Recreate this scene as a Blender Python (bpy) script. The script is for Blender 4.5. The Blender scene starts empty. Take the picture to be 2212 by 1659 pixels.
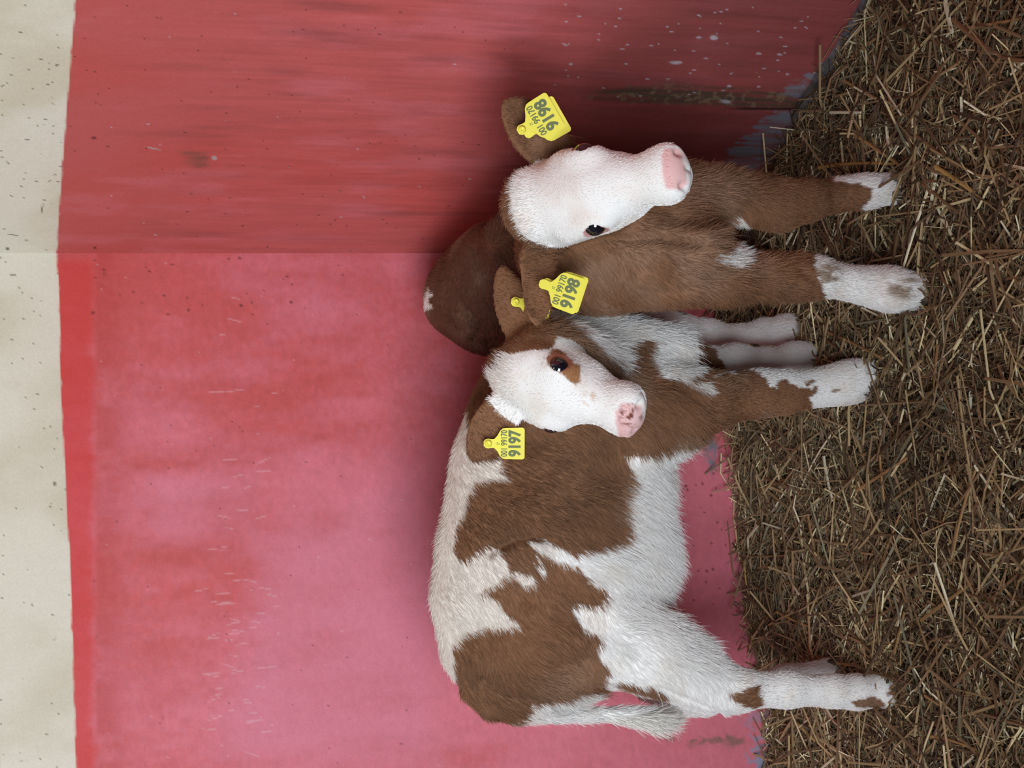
import bpy, math
import numpy as np
from mathutils import Vector, Matrix, noise as mnoise

rng = np.random.default_rng(7)
scene = bpy.context.scene
COL = scene.collection

# ------------------------------------------------------------------ camera
# a hand-held phone turned on its side: 1.6 m above the bedding, looking down into the pen corner
FPX = 3300.0
PITCH, ROLL, CAMZ = math.radians(18.5), math.radians(1.65), 1.6
CAM = np.array([0.0, 0.0, CAMZ])
FWD = np.array([0, math.cos(PITCH), -math.sin(PITCH)])
_r0 = np.array([1.0, 0, 0]); _u0 = np.cross(_r0, FWD)
RT = math.cos(ROLL) * _r0 - math.sin(ROLL) * _u0
UP = math.sin(ROLL) * _r0 + math.cos(ROLL) * _u0
cam_d = bpy.data.cameras.new('camera'); cam = bpy.data.objects.new('camera', cam_d); COL.objects.link(cam)
cam_d.sensor_fit = 'HORIZONTAL'; cam_d.sensor_width = 36.0; cam_d.lens = FPX / 2212 * 36.0
cam_d.clip_start = 0.05
m = np.eye(4); m[:3, 0] = -UP; m[:3, 1] = RT; m[:3, 2] = -FWD; m[:3, 3] = CAM
cam.matrix_world = Matrix(m.tolist())
scene.camera = cam

# ------------------------------------------------------------------ light and exposure
vs = scene.view_settings
scene.display_settings.display_device = 'sRGB'
vs.view_transform = 'Standard'; vs.look = 'None'; vs.gamma = 1.0; vs.use_curve_mapping = False
vs.exposure = 0.0
world = bpy.data.worlds.new('barn_air'); scene.world = world; world.use_nodes = True
bg = world.node_tree.nodes['Background']
bg.inputs[0].default_value = (0.86, 0.93, 1.0, 1); bg.inputs[1].default_value = 0.07

def area(name, loc, target, sx, sy, power, col):
    l = bpy.data.lights.new(name, 'AREA'); l.shape = 'RECTANGLE'; l.size = sx; l.size_y = sy
    l.energy = power; l.color = col
    o = bpy.data.objects.new(name, l); COL.objects.link(o); o.location = loc
    d = Vector(target) - Vector(loc)
    o.rotation_euler = d.to_track_quat('-Z', 'Y').to_euler()
    return o
# the open top half of the stable door behind the camera; plus an added warm fill from above
area('door_daylight', (-1.05, -0.8, 1.55), (0.0, 2.8, 0.75), 1.8, 1.25, 132, (0.86, 0.93, 1.0))
area('warm_top_fill', (0.1, 1.5, 3.3), (0.0, 2.9, 0.9), 0.8, 0.5, 7, (1.0, 0.80, 0.58))

# ------------------------------------------------------------------ helpers
def P(px, py, y):
    """a point of the photograph, on the plane at depth y metres"""
    u = 1659 - py
    d = FWD + RT * ((u - 829.5) / FPX) - UP * ((px - 1106) / FPX)
    return CAM + d * (y / d[1])
def slant(p): return float((np.asarray(p) - CAM) @ FWD)
def chart(p):
    """coat and stain chart: the same points measured back in photograph units"""
    q = np.asarray(p) - CAM; z = q @ FWD
    return 1106 - FPX * (q @ UP) / z, 1659 - (829.5 + FPX * (q @ RT) / z)
def norm(v):
    v = np.asarray(v, float); return v / (np.linalg.norm(v, axis=-1, keepdims=True) + 1e-12)
def lin(r, g, b):
    c = np.array([r, g, b]) / 255.0
    return np.where(c <= 0.04045, c / 12.92, ((c + 0.055) / 1.055) ** 2.4)

_LAT = np.random.default_rng(3).random((64, 64, 64)).astype(np.float32)
def vnoise(p):
    p = np.asarray(p, np.float32); i = np.floor(p).astype(np.int64); f = p - i; f = f * f * (3 - 2 * f)
    i &= 63; j = (i + 1) & 63
    x0, y0, z0 = i.T; x1, y1, z1 = j.T; fx, fy, fz = f.T
    a = _LAT[x0, y0, z0] * (1 - fx) + _LAT[x1, y0, z0] * fx
    b = _LAT[x0, y1, z0] * (1 - fx) + _LAT[x1, y1, z0] * fx
    c = _LAT[x0, y0, z1] * (1 - fx) + _LAT[x1, y0, z1] * fx
    d = _LAT[x0, y1, z1] * (1 - fx) + _LAT[x1, y1, z1] * fx
    return (a * (1 - fy) + b * fy) * (1 - fz) + (c * (1 - fy) + d * fy) * fz
def fbm(p, octaves=4):
    p = np.asarray(p, np.float32); s = 0; a = 0.5
    for k in range(octaves):
        s = s + a * vnoise(p * 2 ** k + 17.3 * k); a *= 0.5
    return s / (1 - 0.5 ** octaves)      # about 0..1
def inpoly(x, y, poly):
    inside = np.zeros(len(x), bool); n = len(poly)
    for k in range(n):
        x1, y1 = poly[k]; x2, y2 = poly[(k + 1) % n]
        c = ((y1 > y) != (y2 > y)) & (x < (x2 - x1) * (y - y1) / (y2 - y1 + 1e-9) + x1)
        inside ^= c
    return inside
def polydist(x, y, poly):
    """signed distance to a polygon's edge, positive inside"""
    d = np.full(len(x), 1e9); n = len(poly)
    for k in range(n):
        ax, ay = poly[k]; bx, by = poly[(k + 1) % n]
        t = np.clip(((x - ax) * (bx - ax) + (y - ay) * (by - ay)) / ((bx - ax) ** 2 + (by - ay) ** 2 + 1e-9), 0, 1)
        d = np.minimum(d, np.hypot(x - ax - t * (bx - ax), y - ay - t * (by - ay)))
    return np.where(inpoly(x, y, poly), d, -d)
def sstep(a, b, x):
    t = np.clip((x - a) / (b - a), 0, 1); return t * t * (3 - 2 * t)
def mix(a, b, t):
    return a * (1 - t[:, None]) + b * t[:, None]

def mesh_obj(name, verts, faces, mat, parent=None, smooth=True, cols=None, origin=(0, 0, 0)):
    """faces: an (n,k) array or a list of lists; ONE mesh object"""
    me = bpy.data.meshes.new(name)
    v = np.asarray(verts, np.float32) - np.asarray(origin, np.float32)
    if isinstance(faces, np.ndarray):
        me.vertices.add(len(v)); me.vertices.foreach_set('co', v.ravel())
        n, k = faces.shape
        me.loops.add(n * k); me.loops.foreach_set('vertex_index', faces.astype(np.int32).ravel())
        me.polygons.add(n); me.polygons.foreach_set('loop_start', np.arange(0, n * k, k, dtype=np.int32))
        me.update(calc_edges=True); me.validate()
    else:
        me.from_pydata(v.tolist(), [], faces); me.update()
    me.polygons.foreach_set('use_smooth', np.full(len(me.polygons), smooth))
    if cols is not None:
        a = me.attributes.new('paint', 'FLOAT_COLOR', 'POINT')
        a.data.foreach_set('color', np.c_[cols, np.ones(len(cols))].astype(np.float32).ravel())
    if mat: me.materials.append(mat)
    o = bpy.data.objects.new(name, me); COL.objects.link(o)
    if parent: o.parent = parent
    return o
def tag(o, label=None, cat=None, group=None, kind=None):
    for k, v in (('label', label), ('category', cat), ('group', group), ('kind', kind)):
        if v: o[k] = v
    return o

# ------------------------------------------------------------------ materials
def new_mat(name, rough=0.7, color=None, attr=None, spec=0.3, bump=None, vary=None, coat=0.0):
    """procedural material: colour (or a colour attribute) broken up by noise, with fine relief"""
    mt = bpy.data.materials.new(name); mt.use_nodes = True
    nt = mt.node_tree; b = nt.nodes['Principled BSDF']
    b.inputs['Roughness'].default_value = rough; b.inputs['Specular IOR Level'].default_value = spec
    if coat: b.inputs['Coat Weight'].default_value = coat; b.inputs['Coat Roughness'].default_value = 0.05
    tc = nt.nodes.new('ShaderNodeTexCoord')
    src = None
    if attr:
        a = nt.nodes.new('ShaderNodeAttribute'); a.attribute_name = attr; src = a.outputs['Color']
    if vary:
        n = nt.nodes.new('ShaderNodeTexNoise'); n.inputs['Scale'].default_value = vary[0]; n.inputs['Detail'].default_value = 6
        nt.links.new(tc.outputs['Object'], n.inputs['Vector'])
        mr = nt.nodes.new('ShaderNodeMapRange')
        mr.inputs['From Min'].default_value = 0.3; mr.inputs['From Max'].default_value = 0.7
        mr.inputs['To Min'].default_value = 1 - vary[1]; mr.inputs['To Max'].default_value = 1 + vary[1]
        nt.links.new(n.outputs['Fac'], mr.inputs['Value'])
        mx = nt.nodes.new('ShaderNodeMix'); mx.data_type = 'RGBA'; mx.blend_type = 'MULTIPLY'; mx.inputs[0].default_value = 1
        if src is not None: nt.links.new(src, mx.inputs[6])
        else: mx.inputs[6].default_value = (*color, 1)
        nt.links.new(mr.outputs[0], mx.inputs[7]); src = mx.outputs[2]
    if src is not None: nt.links.new(src, b.inputs['Base Color'])
    else: b.inputs['Base Color'].default_value = (*color, 1)
    if bump:
        n = nt.nodes.new('ShaderNodeTexNoise'); n.inputs['Scale'].default_value = bump[0]; n.inputs['Detail'].default_value = 8
        nt.links.new(tc.outputs['Object'], n.inputs['Vector'])
        bp = nt.nodes.new('ShaderNodeBump'); bp.inputs['Strength'].default_value = bump[1]; bp.inputs['Distance'].default_value = bump[2]
        nt.links.new(n.outputs['Fac'], bp.inputs['Height']); nt.links.new(bp.outputs[0], b.inputs['Normal'])
    return mt
M_WALL = new_mat('wall_paint', 0.62, attr='paint', spec=0.3, bump=(60, 0.25, 0.004), vary=(240, 0.05))
M_FLOOR = new_mat('concrete', 0.9, color=lin(70, 62, 56), vary=(14, 0.3), bump=(30, 0.4, 0.01))
M_BODY = new_mat('hide', 0.75, attr='paint', spec=0.2, bump=(260, 0.25, 0.002))
M_HAIR = new_mat('hair', 0.6, attr='tint', spec=0.25)
M_STRAW = new_mat('straw', 0.7, attr='paint', spec=0.25)
M_EYE = new_mat('eye', 0.06, color=(0.006, 0.006, 0.010), spec=0.6, coat=1.0, vary=(30, 0.2))
M_HOOF = new_mat('hoof_horn', 0.55, color=lin(92, 80, 66), vary=(40, 0.3))
M_TAG = new_mat('yellow_plastic', 0.42, color=lin(240, 230, 84), spec=0.4, vary=(25, 0.03))
M_INK = new_mat('grey_ink', 0.6, color=lin(112, 120, 84), vary=(200, 0.1))

# ------------------------------------------------------------------ the pen: two painted walls meeting in a corner
CORNER = P(122, 547, 3.22)[:2]
DL = norm([-1.145, -0.20]); DR = norm([0.418, -0.70])
RED = [(0, 163), (100, 155), (250, 143), (400, 132), (547, 122), (620, 127), (700, 129), (850, 132), (1000, 140),
       (1130, 146), (1200, 151), (1290, 154), (1400, 157), (1500, 160), (1659, 165)]
def wall(name, dirv, length, paint, h=0.003, z0=-0.08, z1=1.62, full=3.4):
    ns = int(length / h); nz = int((z1 - z0) / h)
    s, z = np.meshgrid(np.linspace(0, length, ns + 1), np.linspace(z0, z1, nz + 1), indexing='ij')
    s = s.ravel(); z = z.ravel()
    v = np.c_[CORNER[0] + dirv[0] * s, CORNER[1] + dirv[1] * s, z]
    cols, relief = paint(v, s, z)
    inw = np.array([-dirv[1], dirv[0]]); inw = inw if inw @ (-CORNER) > 0 else -inw      # towards the pen
    relief = relief * sstep(0.0, 0.02, s)
    v[:, :2] += inw * relief[:, None]
    i, k = np.meshgrid(np.arange(ns), np.arange(nz), indexing='ij'); a = (i * (nz + 1) + k).ravel()
    f = np.c_[a, a + nz + 1, a + nz + 2, a + 1]
    if dirv is DL: f = f[:, ::-1]
    # thickness behind the painted face, and the plain wall above
    n0 = len(v)
    e = []
    for ss in (0, full):
        for zz in (z0, 2.9):
            p = np.array([CORNER[0] + dirv[0] * ss, CORNER[1] + dirv[1] * ss])
            e.append([*(p - inw * 0.006), zz]); e.append([*(p - inw * 0.15), zz])
    v = np.r_[v, np.array(e)]
    cols = np.r_[cols, np.tile(lin(214, 208, 190), (8, 1))]
    # plainer run of the same wall towards the front of the pen
    for zz in (z0, 1.49, 2.9):
        for ss in (length, full):
            p = np.array([CORNER[0] + dirv[0] * ss, CORNER[1] + dirv[1] * ss]); v = np.r_[v, [[*p, zz]]]
            cols = np.r_[cols, [lin(190, 76, 78) if zz < 2 else lin(214, 208, 190)]]
    for ss in (0, length):
        for zz in (z1, 2.9):
            p = np.array([CORNER[0] + dirv[0] * ss, CORNER[1] + dirv[1] * ss]); v = np.r_[v, [[*p, zz]]]
            cols = np.r_[cols, [lin(214, 208, 190)]]
    A = lambda k: n0 + k
    q = np.array([[A(1), A(3), A(7), A(5)], [A(2), A(3), A(7), A(6)], [A(0), A(1), A(3), A(2)], [A(4), A(5), A(7), A(6)],
                  [A(0), A(1), A(5), A(4)], [A(8), A(9), A(11), A(10)], [A(10), A(11), A(13), A(12)], [A(14), A(15), A(17), A(16)]])
    return tag(mesh_obj(name, v, np.r_[f, q], M_WALL, cols=cols), kind='structure')

def specks(x, y, rows, scale=(1, 1)):
    """elongated flecks: rows of (x, y, length along x, width)"""
    w = np.zeros(len(x))
    for (cx, cy, lx, ly, ang) in rows:
        sel = np.where((abs(x - cx) < lx + ly + 4) & (abs(y - cy) < lx + ly + 4))[0]
        if not len(sel): continue
        dx = x[sel] - cx; dy = y[sel] - cy; c, s_ = math.cos(ang), math.sin(ang)
        u = dx * c + dy * s_; t = -dx * s_ + dy * c
        w[sel] = np.maximum(w[sel], 1 - sstep(0.6, 1.1, np.hypot(u / lx, t / ly)))
    return w
CREAM, CHALK, DIRT, BARE = lin(226, 220, 203), lin(222, 128, 146), lin(74, 60, 46), lin(128, 126, 138)
REDC, REDD = lin(206, 92, 92), lin(196, 62, 58)
def base_paint(v, seed):
    x, y = chart(v)
    line = np.interp(y, [a for a, b in RED], [b for a, b in RED]) + 5 * (fbm(v * 45 + seed, 3) - 0.5)
    n1 = fbm(v * np.array([5, 5, 3]) + seed, 5); n2 = fbm(v * np.array([22, 22, 7]) + seed + 5, 4); n3 = fbm(v * 90 + seed, 3)
    return x, y, line, n1, n2, n3
def paint_left(v, s, z):
    x, y, line, n1, n2, n3 = base_paint(v, 1.0)
    c = np.tile(REDC, (len(v), 1))
    chalk = sstep(0.36, 0.70, n1 * 0.45 + n2 * 0.30 + .12 * n3 + 0.15 * sstep(350, 1000, x) + 0.10 * sstep(700, 1300, y) - 0.02)
    c = mix(c, CHALK, chalk * 0.7)
    fine = fbm(v * np.array([70, 70, 110]) + 3, 3); c = c * (1 + .22 * (fine - .5) + .16 * (n2 - .5))[:, None]
    band = sstep(222, 186, x + 26 * (n2 - 0.5) + 12 * (n3 - .5)) * sstep(540, 580, y)
    c = mix(c, lin(212, 64, 60), band * 0.75)
    darkband = sstep(200, 215, x) * sstep(300, 225, x) * sstep(.35, .6, n2)
    c = mix(c, lin(190, 70, 66), darkband * 0.6)
    # chalky broad wipes
    for poly, a in (([(520, 1130), (700, 1120), (760, 1085), (900, 1030), (960, 1250), (950, 1659), (440, 1659), (540, 1400)], .45),
                    ([(300, 1090), (330, 1020), (560, 1030), (560, 1170), (330, 1180)], .35)):
        d = polydist(x + 40 * (n2 - .5), y + 40 * (n1 - .5), poly)
        c = mix(c, lin(220, 136, 158), sstep(-35, 60, d) * a * (0.5 + 0.7 * n2))
    # hair-fine white scratches
    r = np.random.default_rng(5); rows = []
    for k in range(70):
        rows.append((r.normal(510, 45), r.uniform(1180, 1560) if k < 45 else r.uniform(580, 1650), r.uniform(8, 24), 1.7, r.normal(0, 0.2)))
    for k in range(90):
        rows.append((r.uniform(210, 1600), r.uniform(560, 1659), r.uniform(1.5, 4), r.uniform(1.2, 1.7), r.normal(0, .4)))
    c = mix(c, lin(232, 196, 200), specks(x, y, rows) * 0.32)
    rows = [(r.uniform(200, 640), r.uniform(556, 680), r.uniform(2, 5), r.uniform(1.5, 4), r.normal(0, .3)) for k in range(22)]
    rows += [(r.uniform(1430, 1600), r.uniform(960, 1420), r.uniform(1.5, 4), r.uniform(1.5, 3.5), 0) for k in range(60)]
    rows += [(r.uniform(200, 900), r.uniform(560, 1650), r.uniform(1, 2.2), r.uniform(1, 2), 0) for k in range(90)]
    c = mix(c, lin(112, 52, 48), specks(x, y, rows) * 0.8)
    # bare patches and mud low down
    for poly, col, a in (([(1508, 940), (1528, 930), (1550, 960), (1552, 1020), (1543, 1036), (1535, 1010), (1520, 985)], BARE, 1),
                         ([(1410, 1570), (1450, 1578), (1455, 1602), (1440, 1600), (1412, 1588)], lin(132, 104, 90), .8),
                         ([(1470, 1598), (1550, 1590), (1570, 1586), (1605, 1590), (1608, 1604), (1578, 1615), (1555, 1605), (1475, 1608)], lin(132, 104, 90), .8),
                         ([(1380, 640), (1410, 640), (1460, 655), (1490, 690), (1400, 720)], BARE, .8)):
        d = polydist(x + 26 * (n3 - .5) + 30 * (n2 - .5), y + 26 * (n3 - .5) + 20 * (n2 - .5), poly); c = mix(c, col, sstep(-3, 6, d) * a * (.35 + .65 * sstep(.35, .6, n3)))
    flake = sstep(.57, .62, n3 * .5 + n2 * .5 + .10 * sstep(1590, 1680, x)) * sstep(1580, 1650, x) * sstep(1480, 1600, y)
    c = mix(c, lin(150, 152, 176), flake)
    c = mix(c, lin(110, 106, 118), sstep(1655, 1680, x + 30 * (n3 - .5)) * .8)
    # cream band with fly dirt
    cr = sstep(1.5, -1.5, x - line)
    rows = [(r.uniform(0, 150), r.uniform(545, 1659), r.uniform(1.2, 4), r.uniform(.8, 2), r.normal(0, .5)) for k in range(80)]
    rows += [(28, 594, 8, 2.2, 0), (42, 621, 4, 2, 0), (118, 1045, 4, 5, 0), (48, 632, 4, 2, 1)]
    cc = mix(np.tile(CREAM, (len(v), 1)), lin(196, 184, 156), sstep(.5, .75, n1) * .5)
    cc = mix(cc, DIRT, specks(x, y, rows) * .75)
    c = mix(c, cc, cr)
    return c, 0.002 * (n1 - .5) + 0.0006 * cr
def paint_right(v, s, z):
    x, y, line, n1, n2, n3 = base_paint(v, 31.0)
    st = fbm(v * np.array([30, 30, 4]) + 9, 4)
    c = np.tile(lin(192, 92, 90), (len(v), 1))
    c = mix(c, lin(196, 82, 76), sstep(.45, .7, n1) * .6)
    c = mix(c, lin(206, 112, 118), sstep(.5, .75, n2) * .45)
    c = mix(c, lin(134, 72, 68), sstep(.56, .76, st) * .4 * sstep(100, 500, x))
    c = mix(c, lin(104, 54, 54), sstep(950, 1450, x + 300 * (n1 - .5)) * .65)  # darker low down: grime, with some shade painted into the colour
    r = np.random.default_rng(8); rows = []
    for k in range(70):
        rows.append((r.uniform(1180, 1800), r.uniform(5, 210), r.uniform(1.8, 6), r.uniform(1.0, 1.7), r.normal(0, .12)))
    rows += [(1542, 82, 9, 6, 0), (1568, 219, 13, 5, .2), (1354, 97, 5, 2, -.3), (1575, 186, 6, 3, 0), (1640, 117, 8, 2, 0), (1684, 118, 7, 2, 0),
             (1460, 135, 16, 4, 0), (1510, 82, 7, 3, 0), (1233, 139, 6, 2, 0)]
    for k in range(30):
        rows.append((r.uniform(180, 1200), r.uniform(0, 540), r.uniform(1, 4), r.uniform(.8, 1.3), r.normal(0, .3)))
    g0 = fbm(v * np.array([120, 120, 9]) + 23, 3)
    # dark timber-brown weathered streak, with a crack along its edge
    for poly, col, a in (([(1255, 216), (1340, 195), (1360, 186), (1480, 184), (1600, 188), (1730, 192), (1775, 190), (1775, 240), (1600, 236), (1480, 232), (1380, 226)], lin(88, 70, 58), .9),
                         ([(1050, 110), (1100, 118), (1160, 128), (1300, 150), (1480, 176), (1350, 184), (1200, 176), (1120, 160)], lin(134, 66, 66), .35),  # painted shadow of the brown calf's head on the wall
                         ([(365, 328), (400, 320), (440, 330), (455, 352), (430, 360), (390, 345)], lin(140, 82, 70), .8)):
        d = polydist(x + 60 * (n2 - .5), y + 34 * (st - .5) + 22 * (g0 - .5), poly); c = mix(c, col, sstep(-6, 12, d) * a * (.55 + .6 * sstep(.35, .6, g0)))
        if col[0] < .11: c = mix(c, lin(140, 118, 92), sstep(-2, 8, d) * sstep(.55, .66, n3) * .6)
    for poly, col in (([(1535, 372), (1585, 322), (1610, 300), (1640, 262), (1690, 240), (1735, 238), (1735, 300), (1700, 330), (1690, 345), (1620, 378), (1570, 380)], lin(124, 122, 134)),
                      ([(1740, 165), (1800, 125), (1860, 80), (1900, 35), (1920, 40), (1920, 160), (1780, 200)], lin(126, 124, 136)),
                      ([(1700, 180), (1745, 170), (1745, 215), (1690, 205)], lin(120, 116, 124))):
        d = polydist(x + 24 * (n3 - .5) + 70 * (g0 - .5), y + 14 * (n3 - .5) + 10 * (st - .5), poly)
        c = mix(c, col, sstep(-3, 8, d) * (0.45 + 0.55 * sstep(.38, .55, g0)))
    c = mix(c, lin(200, 198, 208), specks(x + 5 * (n3 - .5), y + 5 * (n3 - .5), rows) * .6)
    c = mix(c, lin(170, 166, 160), specks(x, y, [(463, 341, 7, 5, .3), (330, 320, 20, 1.5, .2)]) * .9)
    rows = [(r.uniform(150, 1200), r.uniform(0, 545), r.uniform(1, 3.5), r.uniform(1, 2), 0) for k in range(120)]
    rows += [(203, 298, 7, 3.5, 0), (205, 535, 5, 3, 0)]
    c = mix(c, lin(92, 42, 36), specks(x, y, rows) * .8)
    gr = fbm(v * np.array([170, 170, 10]) + 3, 3); g2 = fbm(v * np.array([60, 60, 5]) + 13, 3)
    c = c * (1 + sstep(150, 700, x) * (.30 * (gr - .5) + .24 * (g2 - .5)))[:, None]
    crack = sstep(3.5, 1.0, abs(y - (236 + (x - 1600) * .01 + 4 * (n2 - .5)))) * sstep(1560, 1620, x)
    c = mix(c, lin(26, 20, 18), crack)
    cr = sstep(1.5, -1.5, x - line)
    rows = [(r.uniform(0, 140), r.uniform(0, 545), r.uniform(1.5, 6), r.uniform(.7, 1.6), r.normal(0, .3)) for k in range(60)]
    rows += [(92, 448, 2, 13, .1), (28, 507, 14, 1.2, .1), (16, 537, 5, 4, 0), (24, 162, 5, 1.5, 0)]
    cc = mix(np.tile(CREAM, (len(v), 1)), lin(196, 184, 150), sstep(.45, .7, n1) * .5)
    cc = mix(cc, lin(58, 42, 30), specks(x, y, rows) * .8)
    c = mix(c, cc, cr)
    return c, 0.003 * (n1 - .5) - 0.004 * crack + 0.0006 * cr
wall('wall_left', DL, 1.75, paint_left)
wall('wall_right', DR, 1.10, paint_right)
# unseen solid half gate, added and sized to shade the near straw
gv = [(x, y, z) for z in (-.1, .76) for x, y in ((-2.9, .55), (2.0, .55), (2.0, .61), (-2.9, .61))]
tag(mesh_obj('shade_gate', gv, [[3, 2, 1, 0], [4, 5, 6, 7], [0, 1, 5, 4], [1, 2, 6, 5], [2, 3, 7, 6], [3, 0, 4, 7]], new_mat('shade_gate_boards', .8, color=lin(120, 104, 88), vary=(9, .3)), smooth=False), kind='structure')

# floor slab under the bedding
fv = [(-2.2, 0.2, -.10), (2.2, 0.2, -.10), (2.2, 3.6, -.10), (-2.2, 3.6, -.10), (-2.2, 0.2, -.2), (2.2, 0.2, -.2), (2.2, 3.6, -.2), (-2.2, 3.6, -.2)]
tag(mesh_obj('floor', fv, [[0, 1, 2, 3], [7, 6, 5, 4], [0, 4, 5, 1], [1, 5, 6, 2], [2, 6, 7, 3], [3, 7, 4, 0]], M_FLOOR, smooth=False), kind='structure')
# worn mortar fillet along the foot of the right wall
def fillet():
    n = 60; prof = [(0.0, 0.040), (0.008, 0.034), (0.016, 0.022), (0.020, 0.0), (0.022, -0.06), (0.0, -0.06)]
    inw = np.array([DR[1], -DR[0]]); inw = inw if inw @ (-CORNER) > 0 else -inw
    v = []; f = []
    for i in range(n + 1):
        s = 0.47 + 1.2 * i / n
        for a, b in prof:
            w = (mnoise.noise(Vector((s * 14, a * 40, b * 30))) * 0.007)
            p = CORNER + DR * s + inw * (a + (w if a > 0 else -.01)); v.append([p[0], p[1], b + w])
    k = len(prof)
    for i in range(n):
        for j in range(k):
            f.append([i * k + j, i * k + (j + 1) % k, (i + 1) * k + (j + 1) % k, (i + 1) * k + j])
    return mesh_obj('baseboard_right', v, f, new_mat('mortar', .85, color=lin(92, 88, 90), vary=(35, .45), bump=(80, .5, .004)))
tag(fillet(), kind='structure')

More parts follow.
